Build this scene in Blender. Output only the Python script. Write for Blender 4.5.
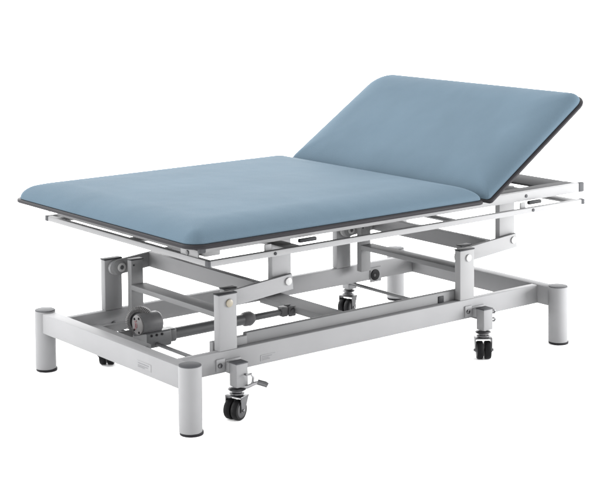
import bpy, bmesh, math, random
from mathutils import Vector, Matrix
random.seed(3)
S = bpy.context.scene
for o in list(bpy.data.objects):
    bpy.data.objects.remove(o)

# ------------------------------------------------------------------ camera
CAM = Vector((-2.70618, -4.02822, 1.59184))
PITCH, ROLL, YAW = 0.0620, -0.0081, 0.6651
Fv = Vector((math.sin(YAW)*math.cos(PITCH), math.cos(YAW)*math.cos(PITCH), -math.sin(PITCH)))
R0 = Vector((math.cos(YAW), -math.sin(YAW), 0)); U0 = R0.cross(Fv)
Rv = math.cos(ROLL)*R0 + math.sin(ROLL)*U0
Uv = -math.sin(ROLL)*R0 + math.cos(ROLL)*U0
cd = bpy.data.cameras.new('camera'); cam = bpy.data.objects.new('camera', cd)
S.collection.objects.link(cam)
M3 = Matrix((Rv, Uv, -Fv)).transposed()
cam.matrix_world = Matrix.Translation(CAM) @ M3.to_4x4()
cd.sensor_width = 36; cd.sensor_fit = 'HORIZONTAL'
cd.lens = 1555.63/600*36
cd.shift_y = -(248-26.72)/600
cd.clip_start = 0.1; cd.clip_end = 1000
S.camera = cam

# ------------------------------------------------------------------ world and studio lamps
w = bpy.data.worlds.new('World'); S.world = w; w.use_nodes = True
bg = w.node_tree.nodes['Background']
bg.inputs['Color'].default_value = (1.0, 1.0, 1.0, 1)
# white world light in place of studio walls, slightly weaker overhead
wn = w.node_tree
wtc = wn.nodes.new('ShaderNodeTexCoord'); wsx = wn.nodes.new('ShaderNodeSeparateXYZ'); wmr = wn.nodes.new('ShaderNodeMapRange')
wmr.interpolation_type = 'SMOOTHSTEP'
wmr.inputs['From Min'].default_value = .45; wmr.inputs['From Max'].default_value = .95
wmr.inputs['To Min'].default_value = 9.0; wmr.inputs['To Max'].default_value = 8.4
wn.links.new(wtc.outputs['Generated'], wsx.inputs['Vector']); wn.links.new(wsx.outputs['Z'], wmr.inputs['Value'])
# world glow added to whiten the floor: strongest behind couch, dim towards camera
wdp = wn.nodes.new('ShaderNodeVectorMath'); wdp.operation = 'DOT_PRODUCT'
wdp.inputs[1].default_value = (0, 1, 0)
wcv = wn.nodes.new('ShaderNodeFloatCurve')
cvm = wcv.mapping.curves[0]
for i_, (px_, py_) in enumerate(((0, .13), (.25, .22), (.5, .49), (.75, .84), (1, .98))):
    if i_ in (0, 4): cvm.points[0 if i_ == 0 else -1].location = (px_, py_)
    else: cvm.points.new(px_, py_)
wcv.mapping.update()
wm1 = wn.nodes.new('ShaderNodeMapRange'); wm1.inputs['From Min'].default_value = -1; wm1.inputs['From Max'].default_value = 1
wm2 = wn.nodes.new('ShaderNodeMath'); wm2.operation = 'MULTIPLY'
wn.links.new(wtc.outputs['Generated'], wdp.inputs[0]); wn.links.new(wdp.outputs['Value'], wm1.inputs['Value'])
wn.links.new(wm1.outputs['Result'], wcv.inputs['Value']); wn.links.new(wcv.outputs['Value'], wm2.inputs[0])
wn.links.new(wmr.outputs['Result'], wm2.inputs[1]); wn.links.new(wm2.outputs['Value'], bg.inputs['Strength'])
def softbox(name, loc, target, size, power):
    ld = bpy.data.lights.new(name, 'AREA'); ld.shape = 'RECTANGLE'
    ld.size, ld.size_y = size; ld.energy = power
    o = bpy.data.objects.new(name, ld); S.collection.objects.link(o)
    o.location = loc
    o.rotation_euler = (Vector(target)-Vector(loc)).to_track_quat('-Z', 'Y').to_euler()
    return o
softbox('softbox_lamp', (4.0, -2.4, 0.8), (1.3, 0.2, 0.35), (2.0, 1.2), 365)
S.view_settings.view_transform = 'Standard'; S.view_settings.look = 'None'
S.view_settings.exposure = 0; S.view_settings.gamma = 1
S.render.engine = 'CYCLES'
S.cycles.max_bounces = 12; S.cycles.diffuse_bounces = 8

# ------------------------------------------------------------------ materials
def mat(name, col, rough=.5, metal=0, noise=0.0, nscale=8, bump=0.0, bscale=200, coat=0, spec=.5, rvar=0.0, dust=None, ):
    m = bpy.data.materials.new(name); m.use_nodes = True
    nt = m.node_tree; b = nt.nodes['Principled BSDF']
    b.inputs['Base Color'].default_value = (*col, 1)
    b.inputs['Roughness'].default_value = rough; b.inputs['Metallic'].default_value = metal
    b.inputs['Coat Weight'].default_value = coat; b.inputs['Coat Roughness'].default_value = .25
    b.inputs['Specular IOR Level'].default_value = spec
    tc = nt.nodes.new('ShaderNodeTexCoord')
    geo = nt.nodes.new('ShaderNodeNewGeometry')
    if noise:
        n = nt.nodes.new('ShaderNodeTexNoise'); n.inputs['Scale'].default_value = nscale; n.inputs['Detail'].default_value = 5
        nt.links.new(geo.outputs['Position'], n.inputs['Vector'])
        r = nt.nodes.new('ShaderNodeMapRange'); r.inputs['To Min'].default_value = 1-noise; r.inputs['To Max'].default_value = 1+noise
        r.inputs['From Min'].default_value = .3; r.inputs['From Max'].default_value = .7
        nt.links.new(n.outputs['Fac'], r.inputs['Value'])
        mx = nt.nodes.new('ShaderNodeVectorMath'); mx.operation = 'SCALE'
        mx.inputs[0].default_value = col
        nt.links.new(r.outputs['Result'], mx.inputs['Scale'])
        nt.links.new(mx.outputs['Vector'], b.inputs['Base Color'])
        if rvar:
            r2 = nt.nodes.new('ShaderNodeMapRange'); r2.inputs['To Min'].default_value = rough-rvar; r2.inputs['To Max'].default_value = rough+rvar
            nt.links.new(n.outputs['Fac'], r2.inputs['Value']); nt.links.new(r2.outputs['Result'], b.inputs['Roughness'])
    if bump:
        n2 = nt.nodes.new('ShaderNodeTexNoise'); n2.inputs['Scale'].default_value = bscale; n2.inputs['Detail'].default_value = 3
        nt.links.new(geo.outputs['Position'], n2.inputs['Vector'])
        bp = nt.nodes.new('ShaderNodeBump'); bp.inputs['Strength'].default_value = bump; bp.inputs['Distance'].default_value = .002
        nt.links.new(n2.outputs['Fac'], bp.inputs['Height']); nt.links.new(bp.outputs['Normal'], b.inputs['Normal'])
    return m, b
K = {}
K['paint'] = mat('powder_coat_light_grey', (.155, .156, .159), .5, noise=.035, nscale=5, bump=.12, bscale=700, rvar=.05, spec=.03)[0]
K['frame'] = mat('powder_coat_white', (.166, .167, .169), .5, noise=.03, nscale=5, bump=.1, bscale=700, spec=.03)[0]
K['gear'] = mat('gear_shade_grey', (.122, .123, .125), .5, noise=.05, nscale=6, bump=.12, bscale=700, rvar=.05, spec=.008)[0]  # frame grey darkened for the shade under the tabletop
K['carrier'] = mat('carrier_shade_grey', (.042, .0425, .044), .55, noise=.05, nscale=6, bump=.1, bscale=700, spec=.005)[0]  # frame coat with the shade of its upper faces put into the colour
K['capgrey'] = mat('grey_plastic_cap', (.040, .041, .044), .55, spec=.05, bump=.2, bscale=500)[0]
K['capdark'] = mat('charcoal_plastic', (.018, .0185, .020), .5, spec=.05, bump=.1)[0]
K['trim'] = mat('dark_grey_edging', (.014, .0135, .015), .5, spec=.04)[0]
K['chrome'] = mat('bright_zinc', (.20, .20, .205), .28, 1, noise=.06, nscale=40)[0]
K['zinc'] = mat('dull_zinc', (.085, .085, .088), .38, 1, noise=.1, nscale=60)[0]
K['bolt'] = mat('bolt_head', (.24, .24, .24), .35, spec=.2)[0]
K['brass'] = mat('yellowed_bolt_head', (.150, .135, .105), .35, spec=.2)[0]
K['motor'] = mat('actuator_grey', (.058, .058, .060), .5, spec=.15, noise=.08, nscale=30, bump=.15)[0]
K['darkmetal'] = mat('actuator_dark_tube', (.046, .047, .049), .42, 0, spec=.25)[0]
K['rubber'] = mat('black_rubber', (.003, .003, .0035), .55, spec=.1)[0]
K['tread'] = mat('wheel_grey_hub', (.028, .028, .03), .45, spec=.2)[0]
K['sticker'] = mat('pale_rating_sticker', (.146, .147, .150), .5, spec=.05)[0]
K['ink'] = mat('faded_print', (.115, .116, .12), .6, spec=.05)[0]
K['red'] = mat('red_print', (.15, .06, .064), .6, spec=.1)[0]
K['plate'] = mat('motor_face_plate', (.105, .102, .102), .5, spec=.2)[0]
# upholstery: matt blue-grey leatherette with fine grain and soft unevenness
m, b = mat('blue_leatherette', (.0530, .0760, .0960), .6, noise=.045, nscale=4, spec=.008)
nt = m.node_tree
geo = nt.nodes.new('ShaderNodeNewGeometry')
n1 = nt.nodes.new('ShaderNodeTexNoise'); n1.inputs['Scale'].default_value = 5; n1.inputs['Detail'].default_value = 2
n2 = nt.nodes.new('ShaderNodeTexVoronoi'); n2.inputs['Scale'].default_value = 420
nt.links.new(geo.outputs['Position'], n1.inputs['Vector']); nt.links.new(geo.outputs['Position'], n2.inputs['Vector'])
b1 = nt.nodes.new('ShaderNodeBump'); b1.inputs['Strength'].default_value = .5; b1.inputs['Distance'].default_value = .012
b2 = nt.nodes.new('ShaderNodeBump'); b2.inputs['Strength'].default_value = .35; b2.inputs['Distance'].default_value = .001
nt.links.new(n1.outputs['Fac'], b1.inputs['Height']); nt.links.new(n2.outputs['Distance'], b2.inputs['Height'])
nt.links.new(b1.outputs['Normal'], b2.inputs['Normal']); nt.links.new(b2.outputs['Normal'], b.inputs['Normal'])
K['vinyl'] = m
K['floor'] = mat('white_studio_floor', (.955, .955, .955), .9, noise=.004, nscale=.5, spec=.1)[0]

# ------------------------------------------------------------------ mesh helpers (all in world coordinates, re-centred on build)
class MB:
    def __init__(s): s.bm = bmesh.new()
    def box(s, x0, x1, y0, y1, z0, z1, bev=.0025, seg=2, mtx=None):
        t = bmesh.new(); bmesh.ops.create_cube(t, size=1)
        bmesh.ops.scale(t, vec=(x1-x0, y1-y0, z1-z0), verts=t.verts)
        bev = min(bev, .45*min(x1-x0, y1-y0, z1-z0))
        if bev > 0: bmesh.ops.bevel(t, geom=t.edges[:], offset=bev, segments=seg, profile=.5, affect='EDGES')
        c = Vector(((x0+x1)/2, (y0+y1)/2, (z0+z1)/2))
        if mtx is None: bmesh.ops.translate(t, vec=c, verts=t.verts)
        else: bmesh.ops.transform(t, matrix=Matrix.Translation(c) @ mtx, verts=t.verts)
        s._add(t); return s
    def _add(s, t):
        me = bpy.data.meshes.new('tmp'); t.to_mesh(me); t.free(); s.bm.from_mesh(me); bpy.data.meshes.remove(me)
    def lathe(s, a, b, prof, n=40):
        """solid of revolution from a to b; prof = [(t, r)] with t in 0..1 along a-b"""
        a, b = Vector(a), Vector(b); d = (b-a); L = d.length; q = d.to_track_quat('Z', 'Y')
        t = bmesh.new(); rings = []
        for tt, r in prof:
            ring = []
            for k in range(n):
                th = 2*math.pi*k/n
                ring.append(t.verts.new(a + q @ Vector((r*math.cos(th), r*math.sin(th), tt*L))))
            rings.append(ring)
        for A, B in zip(rings, rings[1:]):
            for k in range(n): t.faces.new((A[k], A[(k+1) % n], B[(k+1) % n], B[k]))
        t.faces.new(rings[0][::-1]); t.faces.new(rings[-1])
        s._add(t); return s
    def cyl(s, a, b, r, bev=.0015, n=40):
        L = (Vector(b)-Vector(a)).length; e = min(bev, L*.4, r*.4)
        return s.lathe(a, b, [(0, r-e), (e/L*.3, r-e*.3), (e/L, r), (1-e/L, r), (1-e/L*.3, r-e*.3), (1, r-e)], n)
    def tube(s, pts, r, n=14):
        pts = [Vector(p) for p in pts]; t = bmesh.new(); rings = []
        nrm = None
        for i, p in enumerate(pts):
            d = (pts[min(i+1, len(pts)-1)]-pts[max(i-1, 0)]).normalized()
            if nrm is None:
                nrm = d.cross(Vector((0, 0, 1)) if abs(d.z) < .9 else Vector((1, 0, 0))).normalized()
            nrm = (nrm - d*nrm.dot(d)).normalized(); bi = d.cross(nrm)
            rr = r[i] if isinstance(r, (list, tuple)) else r
            rings.append([t.verts.new(p + rr*(math.cos(2*math.pi*k/n)*nrm+math.sin(2*math.pi*k/n)*bi)) for k in range(n)])
        for A, B in zip(rings, rings[1:]):
            for k in range(n): t.faces.new((A[k], A[(k+1) % n], B[(k+1) % n], B[k]))
        t.faces.new(rings[0][::-1]); t.faces.new(rings[-1])
        s._add(t); return s
    def plate(s, pts, y0, y1, bev=.002):
        """polygon in the XZ plane given a thickness along y"""
        t = bmesh.new()
        vs = [t.verts.new((x, y0, z)) for x, z in pts]; f = t.faces.new(vs)
        r = bmesh.ops.extrude_face_region(t, geom=[f])
        bmesh.ops.translate(t, vec=(0, y1-y0, 0), verts=[v for v in r['geom'] if isinstance(v, bmesh.types.BMVert)])
        bmesh.ops.recalc_face_normals(t, faces=t.faces)
        if bev:
            ed = [e for e in t.edges if abs(e.verts[0].co.y-e.verts[1].co.y) < 1e-6]
            bmesh.ops.bevel(t, geom=ed, offset=bev, segments=2, profile=.5, affect='EDGES')
        s._add(t); return s
    def rounded(s, x0, x1, y0, y1, rc, prof, n=10):
        """stack of rounded-rectangle rings; prof = [(inset, z)]; closed at both ends"""
        t = bmesh.new(); rings = []
        for ins, z in prof:
            a0, a1, c0, c1 = x0+ins, x1-ins, y0+ins, y1-ins
            ring = []
            rs = rc if isinstance(rc, tuple) else (rc,)*4      # corners: ++, -+, --, +-
            rs = [min(max(q_-ins, min(q_, .010+ins*.35)), .45*(a1-a0)) for q_ in rs]
            for cx, cy, st, r in ((a1-rs[0], c1-rs[0], 0, rs[0]), (a0+rs[1], c1-rs[1], 90, rs[1]), (a0+rs[2], c0+rs[2], 180, rs[2]), (a1-rs[3], c0+rs[3], 270, rs[3])):
                for k in range(n+1):
                    th = math.radians(st+90*k/n); ring.append(t.verts.new((cx+r*math.cos(th), cy+r*math.sin(th), z)))
            rings.append(ring)
        m_ = len(rings[0])
        for A, B in zip(rings, rings[1:]):
            for k in range(m_): t.faces.new((A[k], A[(k+1) % m_], B[(k+1) % m_], B[k]))
        t.faces.new(rings[0][::-1]); t.faces.new(rings[-1])
        s._add(t); return s
    def xf(s, M): bmesh.ops.transform(s.bm, matrix=M, verts=s.bm.verts); return s
    def build(s, name, m, parent=None, label=None):
        bmesh.ops.recalc_face_normals(s.bm, faces=s.bm.faces)
        lo = Vector([min(v.co[i] for v in s.bm.verts) for i in range(3)]); hi = Vector([max(v.co[i] for v in s.bm.verts) for i in range(3)])
        c = Vector(((lo.x+hi.x)/2, (lo.y+hi.y)/2, lo.z))
        bmesh.ops.translate(s.bm, vec=-c, verts=s.bm.verts)
        me = bpy.data.meshes.new(name); s.bm.to_mesh(me); s.bm.free()
        for p in me.polygons: p.use_smooth = True
        me.set_sharp_from_angle(angle=math.radians(40))
        o = bpy.data.objects.new(name, me); S.collection.objects.link(o)
        me.materials.append(K[m] if isinstance(m, str) else m)
        WL[o.name] = c
        if parent: o.parent = parent; o.location = c-WL[parent.name]
        else: o.location = c
        if label: o['label'] = label
        return o
WL = {}
def roty(a): return Matrix.Rotation(a, 4, 'Y')

# ------------------------------------------------------------------ floor
fl = MB(); fl.bm.faces.new([fl.bm.verts.new(p) for p in ((-250, -250, 0), (250, -250, 0), (250, 250, 0), (-250, 250, 0))])
floor = fl.build('floor', 'floor'); floor['kind'] = 'structure'

# ------------------------------------------------------------------ the couch
L, W = 1.70, .9369
H = .2248; PR = .0376
root = bpy.data.objects.new('treatment_couch', None); S.collection.objects.link(root)
root.location = (L/2, W/2, 0); WL[root.name] = Vector(root.location)
root['label'] = 'blue padded treatment couch with raised backrest on a light grey metal lifting frame with castors'
root['category'] = 'treatment couch'
YM = .9130                                   # near y + far y of the lifting gear
def mir(a, b): return (YM-b, YM-a)

# --- base frame
bf = MB()
bf.box(-.025, .025, .01, W-.01, .144, .2175, .004)
bf.box(L-.025, L+.025, .01, W-.01, .144, .2175, .004)
for y0, y1 in ((.083, .113), (.80, .83)):
    bf.box(.0245, L-.0245, y0, y1, .1445, .2165, .004)
base = bf.build('base_frame', 'paint', root)
MB().box(.868, .968, .1125, .8005, .1385, .165, .003).build('base_cross_member', 'gear', base)
def sticker(x, y, z, wid, hei, face):
    """pale rating sticker with faint print, on the -x or -y face of a rail"""
    a, b_ = (MB(), MB())
    if face == 'y':
        a.box(x-wid/2, x+wid/2, y-.0012, y+.0005, z-hei/2, z+hei/2, .0004, 1)
        rows = ((.22, .75), (-.05, .5), (-.28, .65))
        for dz, fr in rows:
            xx = x-wid*.42
            while xx < x-wid*.42+wid*.84*fr:
                l = random.uniform(.0025, .006); b_.box(xx, xx+l, y-.0018, y-.0010, z+dz*hei-.0012, z+dz*hei+.0012, 0); xx += l+.0016
    else:
        a.box(x-.0012, x+.0005, y-wid/2, y+wid/2, z-hei/2, z+hei/2, .0004, 1)
        for dz, fr in ((.2, .9), (-.1, .8), (-.3, .6)):
            yy = y+wid*.42
            while yy > y+wid*.42-wid*.84*fr:
                l = random.uniform(.003, .007); b_.box(x-.0018, x-.0010, yy-l, yy, z+dz*hei-.0012, z+dz*hei+.0012, 0); yy -= l+.0016
    st = a.build('rating_sticker', 'sticker', base); b_.build('print', 'ink', base)
sticker(.37, .083, .166, .062, .020, 'y')
sticker(-.025, .230, .174, .085, .024, 'x')

# --- corner posts
for (x, y) in ((0, 0), (L, 0), (0, W), (L, W)):
    p = MB().cyl((x, y, .010), (x, y, H-.003), PR, .001, 64).build('corner_post', 'paint', root)
    MB().cyl((x, y, H-.004), (x, y, H), PR-.0012, .0012, 64).build('post_cap', 'capgrey', p)
    MB().cyl((x+.004, y+.001, 0), (x+.004, y+.001, .0115), PR+.001, .003, 48).build('foot_pad', 'trim', p)

# --- lifting gear, twice along the base
A = math.radians(4.7)
for dx in (0, 1.090):
    for side in (0, 1):
        f = (lambda a, b: (a, b)) if side == 0 else mir
        inner = 1 if side == 0 else -1
        # upright on the base rail
        y0, y1 = f(.083, .113)
        up = MB().box(.172+dx, .245+dx, y0, y1, .2162, .402, .003).build('upright', 'paint' if (dx == 0 or side) else 'frame', root)  # near right upright lighter: stronger light there is put into the coat
        MB().box(.170+dx, .247+dx, y0-.001, y1+.001, .4015, .4065, .002).build('upright_cap', 'capdark', up)
        # bolt heads: near side outward, far side a bushing that faces the middle
        # lever
        ly0, ly1 = f(.1145, .1295)
        hx, hz = .213+dx, .373; ex, ez = .483+dx, .400
        def P(s, t): return (hx+s*math.cos(A)-t*math.sin(A), hz+s*math.sin(A)+t*math.cos(A))
        pts = [P(-.026*math.sin(th)-0, -.026*math.cos(th)) for th in [math.radians(180*k/10) for k in range(11)]][::-1]
        pts = [P(.029*math.cos(math.radians(a_)), .027*math.sin(math.radians(a_))) for a_ in range(90, 271, 15)] + [P(.291, -.027), P(.291, .027)]
        lev = MB().plate(pts, ly0, ly1, .0015).build('lift_lever', 'paint' if dx == 0 else 'frame', root)  # right-hand levers lighter, light from that side put into the coat
        if side == 0:
            MB().cyl((.213+dx, .0835, .373), (.213+dx, .077, .373), .0135, .003, 32).build('bolt_head', 'brass' if dx == 0 else 'bolt', up)
            MB().cyl((ex, .115, ez), (ex, .109, ez), .0135, .003, 32).build('bolt_head', 'bolt', lev)
        else:
            yb = ly0
            MB().cyl((hx+.012, yb+.001, hz), (hx+.012, yb-.003, hz), .027, .003, 40).build('pivot_boss', 'gear', lev)
            MB().lathe((hx+.018, yb-.002, hz), (hx+.018, yb-.008, hz), [(0, .0165), (.8, .0165), (1, .015), (1, .0085), (.6, .0080)], 32).build('washer', 'bolt', lev)
            MB().cyl((hx+.018, yb-.0055, hz), (hx+.018, yb-.0075, hz), .0078, .0005, 24).build('pivot_pin', 'darkmetal', lev)
        # plate hanging from the top frame to the end of the lever
        py0, py1 = f(.1345, .1605)
        MB().box(.430+dx, .512+dx, py0, py1, .372, .6045, .003).build('hanger_plate', 'paint' if dx == 0 else 'frame', root)  # right-hand pair lighter, the light there is in the colour
        # crank arm that reaches down to the tie bar
        cy0, cy1 = (.138, .166) if side == 0 else (.728, .756); cx = dx+(0 if side == 0 else .007)
        cr = MB().box(.233+cx, .284+cx, cy0, cy1, (.150 if side == 0 else .205), .4040, .003).build('crank_arm', 'gear', root)
        MB().box(.231+cx, .286+cx, cy0-.001, cy1+.001, .4035, .4070, .0015).build('crank_cap', 'capdark', cr)
        ci = cy1 if side == 0 else cy0
        s_ = 1 if side == 0 else -1
        MB().cyl((.243+cx, ci, .386), (.243+cx, ci+s_*.0025, .386), .0035, .0008, 16).build('screw_head', 'capdark', cr)
    MB().box(.350+dx, .378+dx, .1300, .7830, .357, .414, .003).build('cross_beam', 'paint', root)
    MB().box(.236+dx, .300+dx, .1665, .7275, .298, .317, .002).build('cross_brace', 'gear', root)

# --- tie bar inside the near rail
tb = MB().box(.306, 1.300, .1155, .1370, .150, .2515, .003).build('tie_bar', 'gear', root)
MB().box(.168, .3085, .1140, .1365, .150, .2430, .003).build('tie_bar_end', 'gear', tb)
MB().box(1.180, 1.207, .1120, .1170, .214, .240, .002).build('stop_block', 'capdark', tb)
# square socket plate on the far rail
sk = MB().box(1.437, 1.497, .7955, .8005, .135, .196, .003).build('socket_plate', 'paint', root)
MB().cyl((1.461, .796, .165), (1.461, .791, .165), .023, .003, 32).build('socket', 'rubber', sk)
MB().cyl((1.456, .7915, .164), (1.456, .7895, .164), .006, .001, 20).build('socket_core', 'tread', sk)
# bolt on the far rail near the motor
bx = MB().cyl((.205, .8005, .165), (.205, .794, .165), .010, .002, 20).build('rail_bolt', 'darkmetal', root)

# --- actuator
AY = .600
act = MB().lathe((.30, AY, .1475), (.655, AY, .1475), [(0, .0195), (.02, .0205), (1, .0205)], 40).build('lift_actuator', 'darkmetal', root)
MB().lathe((.640, AY, .1475), (.690, AY, .1475), [(0, .021), (.15, .026), (.6, .028), (.75, .026), (1, .018)], 40).build('collar', 'motor', act)
MB().cyl((.685, AY, .1475), (.825, AY, .1475), .0125, .001, 32).build('piston_rod', 'darkmetal', act)
cl = MB().box(.815, .8455, AY-.017, AY+.017, .130, .168, .006)
cl.box(.8450, .879, AY-.020, AY-.011, .128, .168, .004); cl.box(.8450, .879, AY+.011, AY+.020, .128, .168, .004)
cl.cyl((.860, AY-.027, .148), (.860, AY+.027, .148), .010, .002, 24)
cl.build('clevis', 'motor', act)
gb = MB().box(.185, .305, AY-.036, AY+.034, .118, .176, .008, 3)
gb.box(.300, .335, AY-.024, AY+.024, .124, .172, .008, 3)
gb.build('gearbox', 'darkmetal', act)
# motor body: cylinder with a flat back, axis along the couch
mb = MB().lathe((.186, AY, .203), (.272, AY, .203), [(0, .037), (.03, .0385), (.88, .0385), (.97, .035), (1, .030)], 48)
mb.build('motor', 'motor', act)
MB().cyl((.1875, AY, .203), (.181, AY, .203), .0350, .002, 48).build('motor_plate', 'plate', act)
for dy, dz in ((-.012, .025), (.017, .019), (-.013, -.025), (.018, -.020)):
    MB().cyl((.1815, AY+dy, .203+dz), (.1785, AY+dy, .203+dz), .0042, .0008, 14).build('motor_screw', 'rubber', act)
rp = MB()
for dy, dz, ww, hh in ((.012, .010, .010, .002), (.006, .004, .014, .002), (.010, -.003, .003, .010), (.001, -.004, .003, .009), (.007, -.010, .012, .002), (.012, -.016, .009, .002), (.004, .014, .002, .006)):
    rp.box(.1795, .1812, AY+dy-ww/2, AY+dy+ww/2, .203+dz-hh/2, .203+dz+hh/2, 0)
rp.build('motor_print', 'red', act)
for i in range(3):
    MB().cyl((.218+.022*i, AY-.036, .165), (.218+.022*i, AY-.0385, .165), .0048, .0006, 16).build('gearbox_bolt', 'rubber', act)
# ribbed hand-wheel behind the motor
ax = Vector((-.80, -.60, .05)).normalized()
c0 = Vector((.212, AY+.028, .207))
hw = MB().lathe(c0-ax*.016, c0+ax*.012, [(0, .044), (.1, .050), (.75, .052), (.9, .050), (1, .044), (1, .036), (.7, .032)], 56)
q = ax.to_track_quat('Z', 'Y')
hw.build('hand_wheel', 'darkmetal', act)
rb = MB()
for k in range(52):
    th = 2*math.pi*k/52
    d = q @ Vector((math.cos(th), math.sin(th), 0))
    rb.tube([c0+ax*.0115+d*.034, c0+ax*.0145+d*.043, c0+ax*.008+d*.0525, c0-ax*.010+d*.0515], .0014, 6)
rb.build('hand_wheel_ribs', 'plate', act)
# lower cross shaft with clevis plates that carries the motor end
sh = MB().box(.085, .125, .42, .782, .150, .182, .004).box(.020, .100, .545, .585, .145, .166, .003)
sh.box(.110, .190, AY-.050, AY-.042, .128, .178, .003).box(.110, .190, AY+.040, AY+.048, .128, .178, .003)
sh.box(.120, .250, .742, .760, .152, .180, .003)
shaft = sh.build('motor_bracket', 'gear', root)
MB().cyl((.150, AY-.051, .150), (.150, AY-.062, .150), .012, .003, 20).build('bracket_bolt', 'darkmetal', shaft)
MB().cyl((.106, .4205, .166), (.106, .413, .166), .010, .002, 20).build('bracket_bolt', 'darkmetal', shaft)

# --- top frame
tf = MB()
for y0, y1 in ((-.020, .055), (W-.055, W+.020)):
    o_ = y0 if y0 < .4 else y1-.016
    tf.box(.052, 1.795, o_, o_+.016, .5775, .6135, .003)
tf.box(.060, .120, -.0050, W+.0050, .5600, .6105, .003)
top = tf.build('top_frame', 'frame', root)
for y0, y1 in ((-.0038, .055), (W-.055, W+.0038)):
    MB().box(.1190, 1.7935, y0, y1, .6035, .6125, .002).build('inner_rail', 'carrier', top)  # back part of the rail, split off so its top takes painted shade
MB().box(.0440, .0500, .012, .112, .5560, .5800, .002).build('front_bracket', 'frame', top)
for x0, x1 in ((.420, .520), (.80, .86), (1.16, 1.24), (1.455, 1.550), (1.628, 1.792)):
    MB().box(x0, x1, .0545, W-.0545, .6040, .6118, .002).build('cross_member', 'carrier', top)  # shade on the upper faces is in the dark colour
for y0, y1 in ((-.0205, -.0035), (W+.0035, W+.0205)):
    MB().box(1.7940, 1.824, y0, y1, .5768, .6142, .004, 3).build('end_cap', 'capgrey', top)
    MB().box(.030, .0535, y0, y1, .5768, .6142, .004, 3).build('end_cap', 'capgrey', top)
MB().cyl((.0445, .070, .5655), (.0395, .070, .5655), .0080, .0015, 20).build('frame_bolt', 'darkmetal', top)
MB().cyl((1.503, -.0195, .5955), (1.503, -.0225, .5955), .0065, .001, 20).build('screw_head', 'capgrey', top)
MB().cyl((.300, -.0195, .5955), (.300, -.0225, .5955), .0055, .001, 20).build('screw_head', 'capdark', top)
MB().box(.415, .487, -.040, -.026, .5640, .5765, .003).build('latch', 'capdark', top)
MB().box(1.500, 1.566, -.040, -.026, .5650, .5785, .003).build('latch', 'capdark', top)

# --- accessory rail that runs round below the top frame
ar = MB(); z0, z1 = .538, .557; ry0, ry1 = -.056, W+.056; rx0, rx1 = .039, 1.770
ar.box(rx0+.006, rx1, ry0, ry0+.020, z0, z1, .002); ar.box(rx0+.006, rx1, ry1-.020, ry1, z0, z1, .002)
ar.box(rx0, rx0+.020, ry0+.006, ry1-.006, z0+.0003, z1-.0003, .002)
ar.box(rx1-.060, rx1-.002, ry0+.0195, ry1-.0195, z1-.010, z1-.0015, .002)
for x0, x1 in ((.355, .420), (1.09, 1.13)):
    ar.box(x0, x1, ry0+.0195, ry1-.0195, z1-.008, z1-.001, .0015)
for yy in (.905, .41):
    ar.box(rx0+.0195, rx0+.11, yy-.036, yy+.036, z1-.007, z1-.001, .0015)
rail = ar.build('accessory_rail', 'frame', root)
for x in (.285, 1.468):
    for ya, yb in ((ry0+.0155, ry0+.0205), (ry1-.0205, ry1-.0155)):
        MB().box(x-.012, x+.014, ya+.003, yb+.004, z0+.004, .5765, .001).build('rail_tab', 'frame', rail)
MB().cyl((.300, ry0+.0005, .5475), (.300, ry0-.003, .5475), .0055, .001, 16).build('screw_head', 'capdark', rail)
MB().cyl((1.503, ry0+.0005, .5475), (1.503, ry0-.003, .5475), .0060, .001, 16).build('screw_head', 'capgrey', rail)
for yy0, yy1 in ((ry0-.0008, ry0+.0208), (ry1-.0208, ry1+.0008)):
    MB().box(rx1-.0005, rx1+.018, yy0, yy1, z0-.0008, z1+.0008, .003).build('end_cap', 'capgrey', rail)
    MB().box(rx0-.0012, rx0+.0075, yy0, yy1+.0005, z0-.0008, z1+.0008, .002).build('corner_cap', 'capgrey', rail)

# --- cushions
PADY0, PADY1 = -.120, 1.055
TRIM = [(.006, .0), (.0015, .0025), (0, .006), (0, .010), (.002, .0135), (.006, .0150), (.014, .0150)]
def pad_profile(h, d=.150):
    pr = [(.0085, .0140)]
    for k in range(0, 19):
        th = math.radians(5*k)
        pr.append((.0050+d*(1-math.cos(th)), .0175+(h-.004-.0175)*math.sin(th)**.95))
    pr += [(.20, h-.0018), (.27, h)]
    return pr
def cushion(name, x0, x1, h, M, hinge, lab=None):
    rr = (.055, .055, .055, .055)
    rc = (.014, .060, .060, .014) if hinge == '+' else (.060, .014, .014, .060)
    rp_ = (.018, .075, .060, .018) if hinge == '+' else (.110, .018, .018, .062)
    c = MB().rounded(x0, x1, PADY0+.004, PADY1-.004, rp_, pad_profile(h)).xf(M).build(name, 'vinyl', root, lab)
    MB().rounded(x0, x1, PADY0, PADY1, rc, TRIM).xf(M).build('edge_trim', 'trim', c)
    return c
ZB = .6125
cushion('seat_cushion', -.066, 1.186, .078, Matrix.Translation((0, 0, ZB)), '+')
BA = math.radians(33.1)
Mb = Matrix.Translation((1.222, 0, .6085)) @ roty(-BA)
back = cushion('backrest_cushion', 0, .620, .076, Mb, '-')
# steel carrier under the backrest, hinge and support strut
bc = MB()
for yy in (.10, W-.10): bc.box(.02, .50, yy-.015, yy+.015, -.022, -.001, .003)
bc.box(.30, .34, .115, W-.115, -.022, -.001, .003)
bc.xf(Mb).build('backrest_carrier', 'frame', root)
for yy in (.03, W-.03): MB().box(1.205, 1.240, yy-.012, yy+.012, .6130, .6260, .003).build('hinge', 'darkmetal', root)
pa = Mb @ Vector((.32, .0, -.02)); 
MB().tube([(1.52, W/2, .600), (pa.x, W/2, pa.z)], .012, 20).build('gas_strut', 'darkmetal', root)

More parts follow.
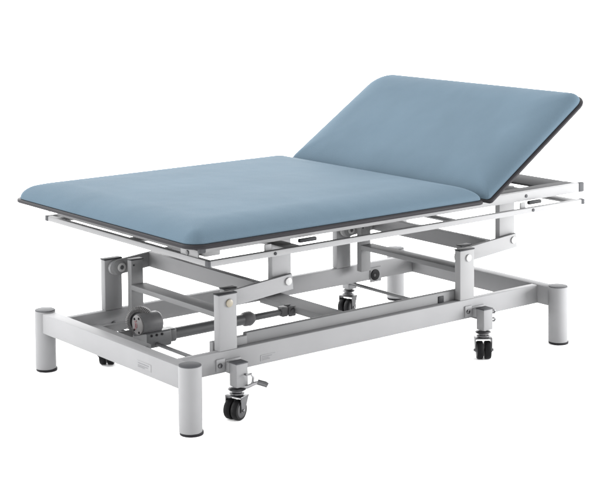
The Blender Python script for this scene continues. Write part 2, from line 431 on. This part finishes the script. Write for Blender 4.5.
# --- castors
def castor(x, y, sy, axis, pedal, kind='full'):
    """x, y = wheel centre; sy = -1 near side (rail at larger y), +1 far side"""
    rail_y = .083 if sy < 0 else .830
    def Y(a, b): return (y+a, y+b) if sy < 0 else (y-b, y-a)
    h0, h1 = Y(-.022, .018)
    hs = MB().box(x-.002, x+.044, h0, h1, .106, .184, .003)
    hs.box(x-.040, x-.004, min(rail_y, rail_y+sy*.006), max(rail_y, rail_y+sy*.006), .152, .194, .003)
    hs.box(x-.004, x+.060, min(rail_y, rail_y+sy*.0065), max(rail_y, rail_y+sy*.0065), .156, .188, .003)
    hs.box(x-.004, x+.040, min(h1-.001, rail_y), max(h0+.001, rail_y), .150, .182, .002)
    c = hs.build('castor', 'paint', root)
    MB().box(x-.0035, x+.0455, h0-.0015, h1+.0015, .1830, .1875, .002).build('housing_cap', 'capgrey', c)
    for bxx in (x-.027, x+.052):
        MB().cyl((bxx, rail_y+sy*.006, .173), (bxx, rail_y+sy*.012, .173), .0085, .002, 6).build('bolt_head', 'zinc', c)
    s = x+.013; yc = (h0+h1)/2
    MB().lathe((s, yc, .112), (s, yc, .078), [(0, .014), (.25, .014), (.30, .026), (.42, .030), (.50, .026), (.55, .016), (.70, .016), (.74, .024), (.86, .024), (.9, .018), (1, .016)], 32).build('swivel', 'zinc', c)
    ax = Vector((axis[0], axis[1], 0)).normalized(); fw = Vector((-ax.y, ax.x, 0))
    wc = Vector((s, yc, .0335)) - fw*.012
    top_ = Vector((s, yc, .076))
    fk = MB()
    for sg in (-1, 1):
        a = ax*sg*.0290
        t = bmesh.new()
        pts = [top_+fw*.020, top_-fw*.022, wc-fw*.010+Vector((0, 0, -.006)), wc+fw*.010+Vector((0, 0, -.006))]
        for off in (0, 1):
            pass
        v0 = [t.verts.new(p+a) for p in pts]; v1 = [t.verts.new(p+a+ax*sg*.0028) for p in pts]
        t.faces.new(v0); t.faces.new(v1[::-1])
        for k in range(4): t.faces.new((v0[k], v0[(k+1) % 4], v1[(k+1) % 4], v1[k]))
        bmesh.ops.recalc_face_normals(t, faces=t.faces); fk._add(t)
    rm = Matrix.Rotation(math.atan2(fw.y, fw.x), 4, 'Z')
    fk.box(-.024, .024, -.0316, .0316, -.002, .002, .001, mtx=Matrix.Translation(top_-Vector((0, 0, -.001))) @ rm)
    fk.build('fork', 'zinc' if kind != 'dark' else 'motor', c)
    for sg in (-1, 1):
        a0 = wc+ax*(sg*.0025); a1 = wc+ax*(sg*.0265)
        wh = MB().lathe(a0, a1, [(0, .026), (0.02, .031), (.15, .0335), (.82, .0335), (.97, .031), (1, .026)], 40).build('wheel', 'rubber', c)
        MB().lathe(a1-ax*sg*.001, a1+ax*sg*.0015, [(0, .024), (.6, .024), (.9, .020), (1, .008)], 32).build('hub', 'tread', c)
    MB().cyl(wc-ax*.037, wc+ax*.037, .005, .001, 16).build('axle', 'zinc', c)
    if pedal == 'hooks':
        for hz_ in (.176, .146):
            e = Vector((x+.043, h0+.010, hz_))
            MB().tube([e, e+Vector((.012, -.004, .001)), e+Vector((.018, -.006, -.004)), e+Vector((.014, -.005, -.010)), e+Vector((.004, -.002, -.010))], .0038, 10).build('release_link', 'zinc', c)
    elif pedal is not None:
        d = Vector((pedal[0], pedal[1], 0)).normalized(); o = Vector((s, yc, .103))
        MB().tube([o, o+d*.035+Vector((0, 0, .002)), o+d*.060+Vector((0, 0, .014)), o+d*.075+Vector((0, 0, .017))], [.006, .006, .0055, .005], 12).build('brake_pedal', 'chrome', c)
        MB().tube([o+d*.068+Vector((0, 0, .018)), o+d*.093+Vector((0, 0, .011)), o+d*.100+Vector((0, 0, .007))], [.0085, .009, .008], 14).build('pedal_grip', 'zinc', c)
        e = Vector((x+.030, h0-.002, .148)) if sy < 0 else Vector((x+.03, h1+.002, .148))
        n_ = Vector((0, sy, 0))
        MB().tube([e, e+n_*.012, e+n_*.018+Vector((.012, 0, .003)), e+n_*.018+Vector((.020, 0, -.010)), e+n_*.012+Vector((.022, 0, -.028)), e+n_*.006+Vector((.018, 0, -.040))], .0035, 10).build('release_link', 'chrome', c)
    return c
near_ax = (.35, -.95)
castor(.196, .040, -1, near_ax, (.75, -.66))
castor(1.322, .040, -1, (.80, -.60), 'hooks')
castor(.208, .868, 1, (.75, -.66), None, 'dark')
castor(1.365, .868, 1, (.35, -.95), None, 'dark')
# rods that couple the near and far castor brakes
for x in (.240, 1.375):
    MB().tube([(x, .045, .132), (x, .865, .132)], .0070, 12).build('brake_rod', 'darkmetal', root)
